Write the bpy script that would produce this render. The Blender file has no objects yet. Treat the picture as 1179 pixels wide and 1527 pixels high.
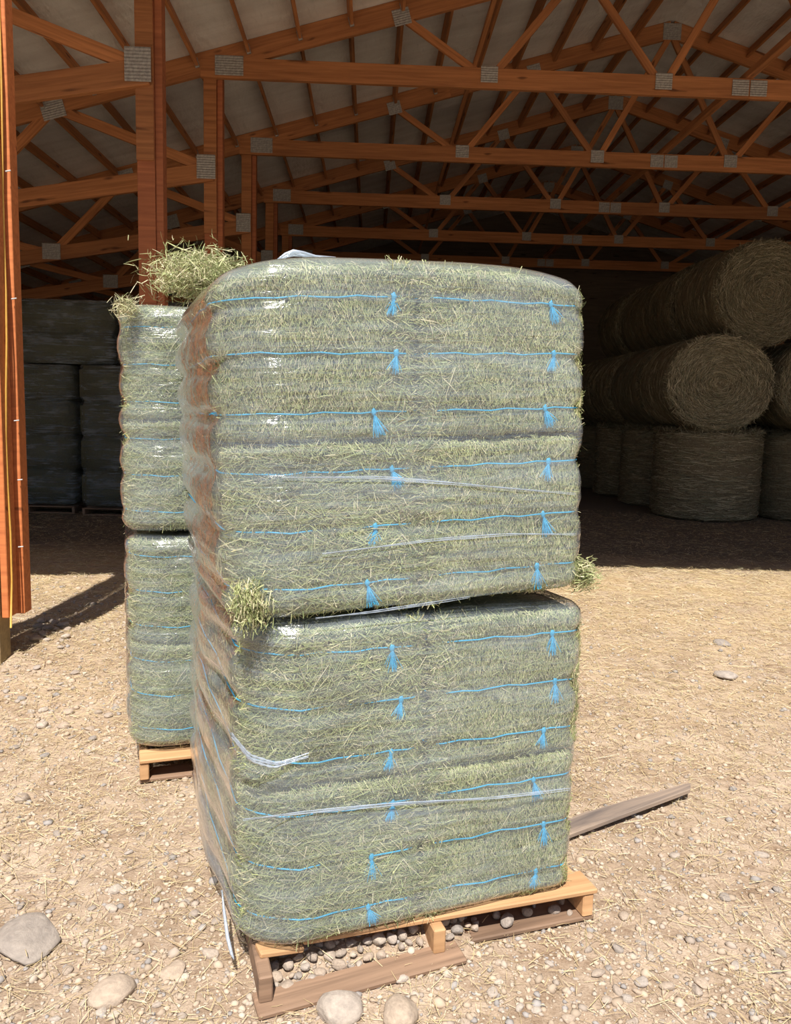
import bpy, bmesh, math, random
import numpy as np
from mathutils import Matrix, Vector

# ------------------------------------------------------------------ camera, sky, sun, exposure
SC = bpy.context.scene
COL = SC.collection
random.seed(7)
RNG = np.random.default_rng(7)
R = math.radians
PITCH, ROLL, CAMH, FPX, CX, CY = R(7.107), R(1.452), 1.6, 1180.0, 589.5, 763.5
_r0 = np.array([1, 0, 0.]); CF = np.array([0, math.cos(PITCH), -math.sin(PITCH)]); _u0 = np.array([0, math.sin(PITCH), math.cos(PITCH)])
CR = math.cos(ROLL) * _r0 + math.sin(ROLL) * _u0
CU = -math.sin(ROLL) * _r0 + math.cos(ROLL) * _u0
cam_d = bpy.data.cameras.new('camera'); cam = bpy.data.objects.new('camera', cam_d); COL.objects.link(cam)
cam_d.sensor_fit = 'VERTICAL'; cam_d.sensor_height = 24.0; cam_d.lens = FPX / 1527 * 24.0; cam_d.clip_end = 300
cam.matrix_world = Matrix(((CR[0], CU[0], -CF[0], 0), (CR[1], CU[1], -CF[1], 0), (CR[2], CU[2], -CF[2], CAMH), (0, 0, 0, 1)))
SC.camera = cam

SUN_EL = R(57.5)
to_sun = Vector((-0.03 * math.cos(SUN_EL), -0.9995 * math.cos(SUN_EL), math.sin(SUN_EL)))
world = bpy.data.worlds.new('sky'); SC.world = world; world.use_nodes = True
wn = world.node_tree.nodes; wl = world.node_tree.links; wn.clear()
sky = wn.new('ShaderNodeTexSky'); sky.sky_type = 'NISHITA'; sky.sun_disc = False
sky.sun_elevation = SUN_EL; sky.sun_rotation = math.atan2(to_sun.x, to_sun.y); sky.air_density = 1.0; sky.dust_density = 1.0
bg = wn.new('ShaderNodeBackground'); bg.inputs['Strength'].default_value = 0.06
wo = wn.new('ShaderNodeOutputWorld'); wl.new(sky.outputs[0], bg.inputs[0]); wl.new(bg.outputs[0], wo.inputs[0])
sun_d = bpy.data.lights.new('sun', 'SUN'); sun_d.energy = 5.4; sun_d.angle = R(0.53); sun_d.color = (1.0, 0.95, 0.86)
sun = bpy.data.objects.new('sun', sun_d); COL.objects.link(sun); sun.location = (0, 0, 30)
sun.rotation_euler = to_sun.to_track_quat('Z', 'Y').to_euler()
vs = SC.view_settings
vs.view_transform = 'Standard'; vs.look = 'None'; vs.exposure = 0.45; vs.gamma = 1.0; vs.use_curve_mapping = False
SC.cycles.max_bounces = 14; SC.cycles.diffuse_bounces = 6; SC.cycles.transparent_max_bounces = 24

# ------------------------------------------------------------------ helpers
def ray(u, v):
    return CR * (u - CX) / FPX - CU * (v - CY) / FPX + CF
def ground(u, v, z=0.0):
    d = ray(u, v); t = (z - CAMH) / d[2]; return np.array([0, 0, CAMH]) + t * d
def at_depth(u, v, y):
    d = ray(u, v); return np.array([0, 0, CAMH]) + d * (y / d[1])

def tag(o, label=None, cat=None, group=None, kind=None):
    if label: o['label'] = label
    if cat: o['category'] = cat
    if group: o['group'] = group
    if kind: o['kind'] = kind
    return o
def empty(name, m=None, label=None, cat=None, group=None, kind=None, parent=None):
    o = bpy.data.objects.new(name, None); COL.objects.link(o); o.empty_display_size = 0.1
    if m is not None: o.matrix_world = m
    if parent: o.parent = parent
    return tag(o, label, cat, group, kind)
def link(name, me, parent=None, m=None):
    o = bpy.data.objects.new(name, me); COL.objects.link(o)
    if parent: o.parent = parent
    if m is not None: o.matrix_local = m
    return o
def np_mesh(name, V, F, mat=None, cols=None, smooth=False):
    V = np.ascontiguousarray(V, dtype=np.float32); F = np.ascontiguousarray(F, dtype=np.int32)
    me = bpy.data.meshes.new(name); k = F.shape[1]
    me.vertices.add(len(V)); me.vertices.foreach_set('co', V.ravel())
    me.loops.add(F.size); me.loops.foreach_set('vertex_index', F.ravel())
    me.polygons.add(len(F)); me.polygons.foreach_set('loop_start', np.arange(len(F), dtype=np.int32) * k)
    me.polygons.foreach_set('use_smooth', np.full(len(F), smooth, dtype=bool))
    if cols is not None:
        c = np.ones((len(V), 4), np.float32); c[:, :3] = cols
        a = me.attributes.new('Col', 'FLOAT_COLOR', 'POINT'); a.data.foreach_set('color', c.ravel())
    me.update(calc_edges=True)
    if mat: me.materials.append(mat)
    return me
def bm_mesh(name, bm, mat=None, smooth=False):
    me = bpy.data.meshes.new(name); bm.normal_update()
    if smooth:
        for f in bm.faces: f.smooth = True
    bm.to_mesh(me); bm.free()
    if mat: me.materials.append(mat)
    return me
_boxes = {}
def box_mesh(sx, sy, sz, mat, bev=0.004):
    key = (round(sx, 4), round(sy, 4), round(sz, 4), mat.name, bev)
    if key not in _boxes:
        bm = bmesh.new(); bmesh.ops.create_cube(bm, size=1)
        for v in bm.verts: v.co.x *= sx; v.co.y *= sy; v.co.z *= sz
        if bev: bmesh.ops.bevel(bm, geom=bm.edges[:], offset=bev, segments=1, affect='EDGES')
        _boxes[key] = bm_mesh('timber', bm, mat)
    return _boxes[key]
def beam(name, p0, p1, w, h, mat, parent=None, up=(0, 0, 1), bev=0.004, pre=None):
    """a board from p0 to p1 (centre line), w across, h along up"""
    p0, p1 = Vector(p0), Vector(p1); x = p1 - p0; L = x.length; x.normalize()
    y = Vector(up).cross(x).normalized(); z = x.cross(y)
    m = Matrix((x, y, z)).transposed().to_4x4(); m.translation = (p0 + p1) / 2
    if pre is not None: m = pre @ m
    return link(name, box_mesh(L, w, h, mat, bev), parent, m)
def boxo(name, c, s, mat, parent=None, bev=0.004, rot=None):
    m = Matrix.Translation(Vector(c))
    if rot is not None: m = m @ rot
    return link(name, box_mesh(*s, mat, bev), parent, m)
def tube(name, pts, rad, mat, parent=None, n=6, closed=False, m=None):
    P = np.array(pts, float); N = len(P)
    T = np.roll(P, -1, 0) - np.roll(P, 1, 0)
    if not closed: T[0] = P[1] - P[0]; T[-1] = P[-1] - P[-2]
    T /= np.linalg.norm(T, axis=1, keepdims=True) + 1e-9
    ref = np.tile([0, 0, 1.], (N, 1)); ref[np.abs(T[:, 2]) > .9] = [1, 0, 0]
    A = np.cross(T, ref); A /= np.linalg.norm(A, axis=1, keepdims=True) + 1e-9; B = np.cross(T, A)
    rr = np.broadcast_to(np.asarray(rad, float), (N,))
    a = np.arange(n) / n * 2 * np.pi
    V = P[:, None] + rr[:, None, None] * (A[:, None] * np.cos(a)[None, :, None] + B[:, None] * np.sin(a)[None, :, None])
    V = V.reshape(-1, 3); F = []
    for i in range(N if closed else N - 1):
        j = (i + 1) % N
        for k in range(n): F.append((i * n + k, i * n + (k + 1) % n, j * n + (k + 1) % n, j * n + k))
    if not closed and n == 6:
        for b in (0, (N - 1) * n): F += [(b, b + 1, b + 2, b + 3), (b, b + 3, b + 4, b + 5)]
    return link(name, np_mesh(name, V, F, mat, smooth=True), parent, m)
_ph = np.random.default_rng(3).uniform(0, 6.28, (4, 3, 8)); _fr = np.random.default_rng(4).normal(0, 1, (4, 3, 8))
def wob(P, scale, seed=0):
    """smooth pseudo noise in -1..1 from points"""
    P = np.asarray(P) * scale; s = seed % 4; o = 0
    for k in range(8):
        w = _fr[s, :, k]; o = o + np.sin(P @ w * (1 + .35 * k) + _ph[s, 0, k] + seed) / (1 + .35 * k)
    return o / 3.2
def unit(a):
    return a / (np.linalg.norm(a, axis=-1, keepdims=True) + 1e-9)
def ribbons(C, D, N, L, W, bend, cols):
    """three-section grass blades: centres, directions, normals, lengths, widths, bow, colours -> arrays"""
    n = len(C); S = unit(np.cross(N, D)) * (W / 2)[:, None]
    p0 = C - D * (L / 2)[:, None]; p2 = C + D * (L / 2)[:, None]; p1 = C + N * (bend * L)[:, None]
    V = np.stack([p0 - S, p0 + S, p1 - S, p1 + S, p2 - S * .5, p2 + S * .5], 1).reshape(-1, 3)
    b = np.arange(n)[:, None] * 6
    F = np.concatenate([b + np.array([[0, 1, 3, 2]]), b + np.array([[2, 3, 5, 4]])], 0)
    return V, F, np.repeat(cols, 6, 0)
def merge(parts):
    V, F, Cc, o = [], [], [], 0
    for v, f, c in parts:
        V.append(v); F.append(f + o); Cc.append(c); o += len(v)
    return np.concatenate(V), np.concatenate(F), np.concatenate(Cc)

# ------------------------------------------------------------------ materials
def mat_new(name):
    m = bpy.data.materials.new(name); m.use_nodes = True; nt = m.node_tree
    return m, nt, nt.nodes, nt.links, nt.nodes['Principled BSDF']
def ramp(nt, stops):
    r = nt.nodes.new('ShaderNodeValToRGB'); e = r.color_ramp.elements
    while len(e) < len(stops): e.new(0.5)
    for i, (p, c) in enumerate(stops): e[i].position = p; e[i].color = (*c, 1)
    return r
def noise(nt, vec, scale, detail=5, rough=.6, dist=0.0):
    n = nt.nodes.new('ShaderNodeTexNoise'); n.inputs['Scale'].default_value = scale; n.inputs['Detail'].default_value = detail
    n.inputs['Roughness'].default_value = rough; n.inputs['Distortion'].default_value = dist
    if vec is not None: nt.links.new(vec, n.inputs['Vector'])
    return n
def mapping(nt, out, scale=(1, 1, 1), rot=(0, 0, 0)):
    tc = nt.nodes.new('ShaderNodeTexCoord'); mp = nt.nodes.new('ShaderNodeMapping')
    mp.inputs['Scale'].default_value = scale; mp.inputs['Rotation'].default_value = rot
    nt.links.new(tc.outputs[out], mp.inputs['Vector']); return mp.outputs['Vector']
def bump(nt, h, strength, dist=.01):
    b = nt.nodes.new('ShaderNodeBump'); b.inputs['Strength'].default_value = strength; b.inputs['Distance'].default_value = dist
    nt.links.new(h, b.inputs['Height']); return b.outputs['Normal']
def mixc(nt, fac, a, b, mode='MIX'):
    m = nt.nodes.new('ShaderNodeMix'); m.data_type = 'RGBA'; m.blend_type = mode
    for inp, v in ((m.inputs[0], fac), (m.inputs[6], a), (m.inputs[7], b)):
        if hasattr(v, 'is_linked'): nt.links.new(v, inp)
        elif isinstance(v, (int, float)): inp.default_value = v
        else: inp.default_value = (*v, 1)
    return m.outputs[2]
def math_n(nt, op, a, b=None, clamp=False):
    m = nt.nodes.new('ShaderNodeMath'); m.operation = op; m.use_clamp = clamp
    for i, v in enumerate((a, b)):
        if v is None: continue
        if hasattr(v, 'is_linked'): nt.links.new(v, m.inputs[i])
        else: m.inputs[i].default_value = v
    return m.outputs[0]

def wood(name, c0, c1, rough=.75, var=.35, grain=28, knots=True):
    m, nt, n, l, p = mat_new(name)
    v = mapping(nt, 'Object', (1.2, grain, grain)); oi = n.new('ShaderNodeObjectInfo')
    add = n.new('ShaderNodeVectorMath'); add.operation = 'ADD'; l.new(v, add.inputs[0])
    sc = n.new('ShaderNodeVectorMath'); sc.operation = 'SCALE'; sc.inputs[0].default_value = (37, 51, 23); l.new(oi.outputs['Random'], sc.inputs['Scale'])
    l.new(sc.outputs[0], add.inputs[1])
    g = noise(nt, add.outputs[0], 1.0, 6, .6, .6)
    r = ramp(nt, [(.3, c0), (.7, c1)]); l.new(g.outputs[0], r.inputs[0])
    col = r.outputs[0]
    if knots:
        k = noise(nt, mapping(nt, 'Object', (1.5, 7, 7)), 1.6, 1, .5)
        kr = ramp(nt, [(.71, (1, 1, 1)), (.78, (.35, .3, .28))]); l.new(k.outputs[0], kr.inputs[0])
        col = mixc(nt, 1.0, col, kr.outputs[0], 'MULTIPLY')
    tone = math_n(nt, 'ADD', math_n(nt, 'MULTIPLY', oi.outputs['Random'], var), 1 - var / 2)
    cm = n.new('ShaderNodeCombineColor')
    for i in range(3): l.new(tone, cm.inputs[i])
    col = mixc(nt, 1.0, col, cm.outputs[0], 'MULTIPLY')
    l.new(col, p.inputs['Base Color']); p.inputs['Roughness'].default_value = rough
    l.new(bump(nt, g.outputs[0], .35, .004), p.inputs['Normal'])
    return m
M = {}
M['fir'] = wood('fir_timber', (.26, .10, .035), (.49, .205, .075))
M['fir_post'] = wood('stained_post', (.27, .085, .035), (.44, .15, .06), var=.2)
M['stain'] = wood('orange_stained_board', (.45, .13, .04), (.66, .22, .07), var=.15)
M['treated'] = wood('treated_post', (.22, .16, .08), (.36, .27, .14))
M['pallet'] = wood('pallet_wood', (.38, .205, .095), (.62, .37, .19), var=.3)
M['pallet_dark'] = wood('weathered_pallet_wood', (.14, .085, .055), (.34, .215, .14), var=.3)
M['greyboard'] = wood('grey_weathered_board', (.13, .105, .095), (.48, .36, .27), var=.1, grain=18)
M['wallboard'] = wood('wall_board', (.10, .075, .055), (.2, .15, .11))

def m_plate():
    m, nt, n, l, p = mat_new('galvanised_plate')
    g = noise(nt, mapping(nt, 'Object', (30, 30, 30)), 1, 3); r = ramp(nt, [(.3, (.22, .215, .21)), (.7, (.42, .415, .40))]); l.new(g.outputs[0], r.inputs[0])
    l.new(r.outputs[0], p.inputs['Base Color']); p.inputs['Metallic'].default_value = .35; p.inputs['Roughness'].default_value = .5
    return m
M['plate'] = m_plate()
def m_insul():
    m, nt, n, l, p = mat_new('white_roof_insulation')
    g = noise(nt, mapping(nt, 'Object', (.5, 2.5, 1)), 1.5, 5); r = ramp(nt, [(.3, (.56, .55, .54)), (.7, (.75, .745, .74))]); l.new(g.outputs[0], r.inputs[0])
    l.new(r.outputs[0], p.inputs['Base Color']); p.inputs['Roughness'].default_value = .45
    g2 = noise(nt, mapping(nt, 'Object', (3, 1.2, 1)), 2.5, 3); l.new(bump(nt, g2.outputs[0], .8, .05), p.inputs['Normal'])
    return m
M['insul'] = m_insul()
def m_attr(name, rough=.7, var=0.0, spec=.3):
    m, nt, n, l, p = mat_new(name)
    a = n.new('ShaderNodeAttribute'); a.attribute_name = 'Col'
    col = a.outputs['Color']
    if var:          # every bale of its own age and shade
        oi = n.new('ShaderNodeObjectInfo'); tn = math_n(nt, 'ADD', math_n(nt, 'MULTIPLY', oi.outputs['Random'], var), 1 - var * .6)
        cm = n.new('ShaderNodeCombineColor')
        for i in range(3): l.new(tn, cm.inputs[i])
        col = mixc(nt, 1.0, col, cm.outputs[0], 'MULTIPLY')
    l.new(col, p.inputs['Base Color']); p.inputs['Roughness'].default_value = rough
    p.inputs['Specular IOR Level'].default_value = spec
    return m
M['strand'] = m_attr('hay_stalks', .6)
M['straw'] = m_attr('straw_stalks', .6)
M['round_stalks'] = m_attr('round_bale_stalks', .6, var=.55)
M['gravel'] = m_attr('gravel_stone', .85, spec=.2)
def m_noise(name, c0, c1, scale, rough=.9, b=.6, bd=.01, detail=6, stretch=(1, 1, 1), coord='Object'):
    m, nt, n, l, p = mat_new(name)
    g = noise(nt, mapping(nt, coord, stretch), scale, detail, .65); r = ramp(nt, [(.32, c0), (.68, c1)]); l.new(g.outputs[0], r.inputs[0])
    l.new(r.outputs[0], p.inputs['Base Color']); p.inputs['Roughness'].default_value = rough
    if b: l.new(bump(nt, g.outputs[0], b, bd), p.inputs['Normal'])
    return m
M['hay'] = m_noise('packed_green_hay', (.07, .08, .035), (.32, .33, .16), 130, .9, 1, .006)  # dark tones deepened so the gaps between stalks look shaded
M['dryhay'] = m_noise('packed_dry_hay', (.09, .07, .042), (.25, .20, .12), 60, .9, 1, .01, stretch=(1, 1, .3))
M['darkhay'] = m_noise('shaded_wrapped_hay', (.04, .043, .028), (.14, .14, .085), 60, .9, .8, .01)  # darker copy of the hay, with the side bay's shade in its colour
M['hay_stem'] = m_noise('hay_stem', (.40, .44, .20), (.52, .54, .27), 30, .6, 0)
M['twine'] = m_noise('blue_twine', (.02, .30, .55), (.06, .52, .85), 200, .5, .2, .002)
M['wire'] = m_noise('yellow_wire', (.55, .30, .05), (.65, .38, .08), 40, .5, 0)
M['nail'] = m_noise('steel_nail', (.5, .5, .5), (.7, .7, .7), 40, .35, 0)
def m_stone():
    m, nt, n, l, p = mat_new('river_stone')
    oi = n.new('ShaderNodeObjectInfo')
    cr = ramp(nt, [(0, (.33, .305, .295)), (.3, (.42, .35, .30)), (.55, (.50, .40, .32)), (.8, (.45, .40, .37)), (1, (.56, .485, .42))]); l.new(oi.outputs['Random'], cr.inputs[0])
    g = noise(nt, mapping(nt, 'Object', (1, 1, 1)), 2.4, 8, .65); r = ramp(nt, [(.3, (.62, .60, .58)), (.72, (1.1, 1.06, 1.0))]); l.new(g.outputs[0], r.inputs[0])
    l.new(mixc(nt, 1.0, cr.outputs[0], r.outputs[0], 'MULTIPLY'), p.inputs['Base Color']); p.inputs['Roughness'].default_value = .85
    l.new(bump(nt, g.outputs[0], .35, .05), p.inputs['Normal'])
    return m
M['stone'] = m_stone()
def m_ground():
    m, nt, n, l, p = mat_new('dusty_gravel_ground')
    v = mapping(nt, 'Object')
    g1 = noise(nt, v, .9, 6, .6); g2 = noise(nt, v, 14, 8, .7); g3 = noise(nt, v, 130, 4, .7)
    r1 = ramp(nt, [(.3, (.43, .335, .255)), (.7, (.575, .465, .37))]); l.new(g1.outputs[0], r1.inputs[0])
    r2 = ramp(nt, [(.25, (.55, .48, .42)), (.55, (1.0, 1.0, 1.0)), (.8, (1.2, 1.18, 1.16))]); l.new(g2.outputs[0], r2.inputs[0])
    r3 = ramp(nt, [(.3, (.72, .68, .64)), (.6, (1.06, 1.05, 1.04))]); l.new(g3.outputs[0], r3.inputs[0])
    c = mixc(nt, 1.0, r1.outputs[0], r2.outputs[0], 'MULTIPLY'); c = mixc(nt, .9, c, r3.outputs[0], 'MULTIPLY')
    g4 = noise(nt, v, 3.3, 6, .65); r4 = ramp(nt, [(.32, (.74, .68, .62)), (.58, (1.05, 1.05, 1.05))]); l.new(g4.outputs[0], r4.inputs[0]); c = mixc(nt, 1.0, c, r4.outputs[0], 'MULTIPLY')
    # trodden straw dust: golden patches of their own, mostly by the barn mouth
    sep = n.new('ShaderNodeSeparateXYZ'); l.new(v, sep.inputs[0])
    near = n.new('ShaderNodeMapRange'); near.inputs[1].default_value = 2.5; near.inputs[2].default_value = 7.0; l.new(sep.outputs[1], near.inputs[0])
    gs = noise(nt, v, 1.7, 5, .6); f = math_n(nt, 'MULTIPLY', near.outputs[0], ramp_fac(nt, gs.outputs[0], .35, .62))
    c = mixc(nt, math_n(nt, 'MULTIPLY', f, .55), c, (.58, .425, .235))
    # barn floor earth, its colour darkened further to deepen the shade indoors
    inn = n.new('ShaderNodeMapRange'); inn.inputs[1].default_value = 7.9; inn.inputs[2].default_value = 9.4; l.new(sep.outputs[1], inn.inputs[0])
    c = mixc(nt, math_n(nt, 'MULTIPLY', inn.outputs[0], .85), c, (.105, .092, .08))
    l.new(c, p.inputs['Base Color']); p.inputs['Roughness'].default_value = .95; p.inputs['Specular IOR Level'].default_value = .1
    h = math_n(nt, 'ADD', g2.outputs[0], math_n(nt, 'MULTIPLY', g3.outputs[0], .35))
    l.new(bump(nt, h, .8, .02), p.inputs['Normal'])
    return m
def ramp_fac(nt, out, a, b):
    r = nt.nodes.new('ShaderNodeMapRange'); r.inputs[1].default_value = a; r.inputs[2].default_value = b
    nt.links.new(out, r.inputs[0]); return r.outputs[0]
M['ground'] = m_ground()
def m_film(name, haze=(.04, .34), fres=1.6, rough=.18, tint=(.96, .975, .985), wr=.5, bd=.010):
    m, nt, n, l, p = mat_new(name); n.remove(p); out = n['Material Output']
    # stretch wrinkles: fine lines that run round the load, a little diagonal
    w1 = noise(nt, mapping(nt, 'Object', (2.2, 2.2, 60), (R(9), R(-7), 0)), 1.0, 5, .6, .4)
    w2 = noise(nt, mapping(nt, 'Object', (5, 5, 9)), 2.0, 4, .6, .8)
    h = math_n(nt, 'ADD', w1.outputs[0], math_n(nt, 'MULTIPLY', w2.outputs[0], 1.6))
    nm = bump(nt, h, wr, bd)
    # thin sheet: the same reflectance from both sides (Schlick)
    ge = n.new('ShaderNodeNewGeometry'); dt = n.new('ShaderNodeVectorMath'); dt.operation = 'DOT_PRODUCT'
    l.new(ge.outputs['Normal'], dt.inputs[0]); l.new(ge.outputs['Incoming'], dt.inputs[1])
    c1 = math_n(nt, 'SUBTRACT', 1.0, math_n(nt, 'ABSOLUTE', dt.outputs['Value']), True)
    fac = math_n(nt, 'MULTIPLY', math_n(nt, 'ADD', .04, math_n(nt, 'MULTIPLY', math_n(nt, 'POWER', c1, 5.0), .96)), fres, True)
    gl = n.new('ShaderNodeBsdfGlossy'); gl.inputs['Roughness'].default_value = rough; gl.inputs['Color'].default_value = (.95, .96, 1, 1); l.new(nm, gl.inputs['Normal'])
    tr = n.new('ShaderNodeBsdfTransparent'); tr.inputs['Color'].default_value = (*tint, 1)
    df = n.new('ShaderNodeBsdfDiffuse'); df.inputs['Color'].default_value = (.66, .76, .90, 1); l.new(nm, df.inputs['Normal'])  # milky film haze, tinted blue in place of reflected sky glare
    tl = n.new('ShaderNodeBsdfTranslucent'); tl.inputs['Color'].default_value = (.70, .78, .86, 1)
    dm = n.new('ShaderNodeMixShader'); dm.inputs[0].default_value = .35; l.new(df.outputs[0], dm.inputs[1]); l.new(tl.outputs[0], dm.inputs[2])
    hz = n.new('ShaderNodeMapRange'); hz.inputs[1].default_value = .35; hz.inputs[2].default_value = .75; hz.inputs[3].default_value = haze[0]; hz.inputs[4].default_value = haze[1]; hz.clamp = True
    w3 = noise(nt, mapping(nt, 'Object', (1.6, 1.6, 5)), 1.6, 4, .6, .5)
    l.new(math_n(nt, 'ADD', math_n(nt, 'MULTIPLY', w1.outputs[0], .5), math_n(nt, 'MULTIPLY', w3.outputs[0], .55)), hz.inputs[0])
    s1 = n.new('ShaderNodeMixShader'); l.new(math_n(nt, 'MAXIMUM', hz.outputs[0], 0.0), s1.inputs[0]); l.new(tr.outputs[0], s1.inputs[1]); l.new(dm.outputs[0], s1.inputs[2])
    s2 = n.new('ShaderNodeMixShader'); l.new(fac, s2.inputs[0]); l.new(s1.outputs[0], s2.inputs[1]); l.new(gl.outputs[0], s2.inputs[2])
    l.new(s2.outputs[0], out.inputs['Surface'])
    return m
M['film'] = m_film('clear_stretch_film')
M['film_far'] = m_film('highlight_patch_film', haze=(-.42, .95), fres=1.3, rough=.12, wr=2.0, bd=.03)  # whitish patches painted into the film in place of highlights
M['film_fold'] = m_film('bunched_stretch_film', haze=(.35, .75), fres=3.0, rough=.2)

# ------------------------------------------------------------------ ground
def gnoise(x, y):
    P = np.stack([x, y, 0 * x], -1)
    return .012 * wob(P, 1.1, 1) + .006 * wob(P, 4.5, 2) + .0035 * wob(P, 14, 3) + .0022 * wob(P, 37, 0)
def ground_z(x, y):
    x = np.asarray(x, float); y = np.asarray(y, float)
    z = gnoise(x, y)
    z = z + .10 * np.exp(-(((x + 2.35) / .55) ** 2 + ((y - 5.0) / .6) ** 2))       # dirt heaped at the foot of the corner post
    # pebbles and dirt heaped up inside the front pallet
    dx, dy = x + .361, y - 2.025; lx = .9511 * dx + .3090 * dy; ly = -.3090 * dx + .9511 * dy
    sm = lambda a, b, t: np.clip((t - a) / (b - a), 0, 1)
    edge = np.where(lx > .66, .12, -.045)
    z = z + .055 * sm(.05, .12, lx) * sm(1.03, .96, lx) * sm(edge, edge + .13, ly) * sm(1.1, .9, ly)
    return z
def make_ground():
    def axis(a, b, fine0, fine1, step, grow):
        mid = list(np.arange(fine0, fine1 + 1e-6, step)); s = step; lo = [fine0]
        while lo[-1] > a: s *= grow; lo.append(lo[-1] - s)
        s = step; hi = [mid[-1]]
        while hi[-1] < b: s *= grow; hi.append(hi[-1] + s)
        return np.array(lo[::-1][:-1] + mid + hi[1:])
    X = axis(-60, 60, -3, 3.2, .022, 1.12); Y = axis(-40, 60, 1.1, 6.5, .022, 1.09)
    gx, gy = np.meshgrid(X, Y); z = ground_z(gx, gy)
    V = np.stack([gx, gy, z], -1).reshape(-1, 3); nx = len(X); ny = len(Y)
    i = np.arange(nx - 1)[None] + np.arange(ny - 1)[:, None] * nx; i = i.ravel()
    F = np.stack([i, i + 1, i + nx + 1, i + nx], 1)
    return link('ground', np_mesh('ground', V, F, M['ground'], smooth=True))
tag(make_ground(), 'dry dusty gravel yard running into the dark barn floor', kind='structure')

# ------------------------------------------------------------------ barn frame (its own axes: X across, Y deep)
YAW = R(1.99); BM = Matrix.Rotation(YAW, 4, 'Z')
SP, D2 = 3.05, 10.88
ROWS = [D2 + (i - 2) * SP for i in range(8)]
XP, XR, SLOPE = -2.12, 4.88, .29            # centre of the inner post row, ridge, roof slope
XE = 2 * XR - XP                            # the post row on the right
XS = -11.6                                  # outer wall of the side bay
HC, CHD = 5.82, .25                         # underside and depth of the bottom chord
def ztop(X):                                # underside of the top chord
    return 5.88 + SLOPE * (min(X, 2 * XR - X) - XP)
def zshed(X): return 4.55 + .17 * (X - XP)
def bmat(x, y, z): return BM @ Matrix.Translation((x, y, z))

def ridged_plate(w, h):
    """toothed metal connector plate: thin sheet pressed into ribs"""
    n = max(4, int(h / .028)); V = []; F = []
    zs = np.linspace(-h / 2, h / 2, 2 * n + 1)
    for i, z in enumerate(zs):
        y = -.004 if i % 2 else 0.0
        V += [(-w / 2, y, z), (w / 2, y, z)]
    for i in range(2 * n): F.append((2 * i, 2 * i + 1, 2 * i + 3, 2 * i + 2))
    b = len(V); V += [(-w / 2, .006, -h / 2), (w / 2, .006, -h / 2), (w / 2, .006, h / 2), (-w / 2, .006, h / 2)]
    F += [(b + 3, b + 2, b + 1, b), (0, 1, b + 1, b), (4 * n, 4 * n + 1, b + 2, b + 3)]
    return np_mesh('plate', V, F, M['plate'])
PL = {k: ridged_plate(*k) for k in [(.30, .26), (.22, .2), (.24, .3), (.36, .24)]}
TW = .07                                    # thickness of a truss
def make_truss():
    t = empty('roof_truss')
    def plate(x, z, k, rot=0): return link('connector_plate', PL[k], t, Matrix.Translation((x, -TW / 2 - .009, z)) @ Matrix.Rotation(rot, 4, 'Y'))
    ang = math.atan(SLOPE)
    beam('bottom_chord', (XP - .15, 0, HC + CHD / 2), (XR, 0, HC + CHD / 2), TW, CHD, M['fir'], t)
    beam('bottom_chord', (XR, 0, HC + CHD / 2), (XE + .15, 0, HC + CHD / 2), TW, CHD, M['fir'], t)
    hd = .27 / 2 / math.cos(ang)
    for a, b in ((XS - .3, 1.2), (1.2, XR), (XR, XE + .4)):
        beam('top_chord', (a, 0, ztop(a) + hd), (b, 0, ztop(b) + hd), TW - .002, .27, M['fir'], t)
    hs = XR - XP; zb = HC + .1
    web = lambda x0, z0, x1, z1, d=.10: beam('web', (x0, 0, z0), (x1, 0, z1), TW - .02, d, M['fir'], t)
    for s in (-1, 1):
        bx = [XR + s * hs * .163, XR + s * hs * .49]; tx = [XR, XR + s * hs * .325, XR + s * hs * .655]
        web(bx[0], zb, tx[0], ztop(tx[0]) + .08); web(bx[0], zb, tx[1], ztop(tx[1]) + .08)
        web(bx[1], zb, tx[1], ztop(tx[1]) + .08); web(bx[1], zb, tx[2], ztop(tx[2]) + .08)
        for x in bx: plate(x, HC + .17, (.22, .2))
        for x in tx[1:]: plate(x, ztop(x) + .06, (.22, .2), -s * -ang)
    plate(XR, ztop(XR) + .1, (.3, .26)); plate(XR - .12, HC + .13, (.22, .2)); plate(XR + .12, HC + .13, (.22, .2))
    plate(XP + .22, HC + .15, (.36, .24))
    # the mono truss of the side bay
    sb = lambda X: (X, 0, zshed(X) + .12)
    beam('bottom_chord', sb(XS), sb(XP), TW - .004, .23, M['fir'], t)
    nodes = [(XP - .1, 4.72), (-4.15, None), (-5.4, 'b'), (-7.2, None), (-8.8, 'b'), (-10.2, None)]
    pts = [(x, zshed(x) + .12 if k == 'b' else (ztop(x) + .1 if k is None else k)) for x, k in nodes]
    for (x0, z0), (x1, z1) in zip(pts, pts[1:]): web(x0, z0, x1, z1, .13)
    plate(XP - .08, 4.72, (.24, .3)); plate(-4.15, ztop(-4.15) + .08, (.3, .26), -ang); plate(-5.4, zshed(-5.4) + .16, (.3, .26)); plate(-7.2, ztop(-7.2) + .08, (.3, .26), -ang)
    return t
where = ['at the barn mouth', 'second from the barn mouth', 'third from the barn mouth, the lowest full chord across the top of the picture',
         'fourth from the barn mouth', 'fifth from the barn mouth', 'sixth from the barn mouth', 'last before the dark back wall']
truss0 = make_truss()
for i in range(7):
    if i == 0: t = truss0
    else:
        t = truss0.copy(); COL.objects.link(t)
        for ch in truss0.children:
            c = ch.copy(); COL.objects.link(c); c.parent = t
    t.matrix_world = bmat(0, ROWS[i], 0)
    tag(t, 'orange fir roof truss, ' + where[i], kind='structure')

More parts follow.
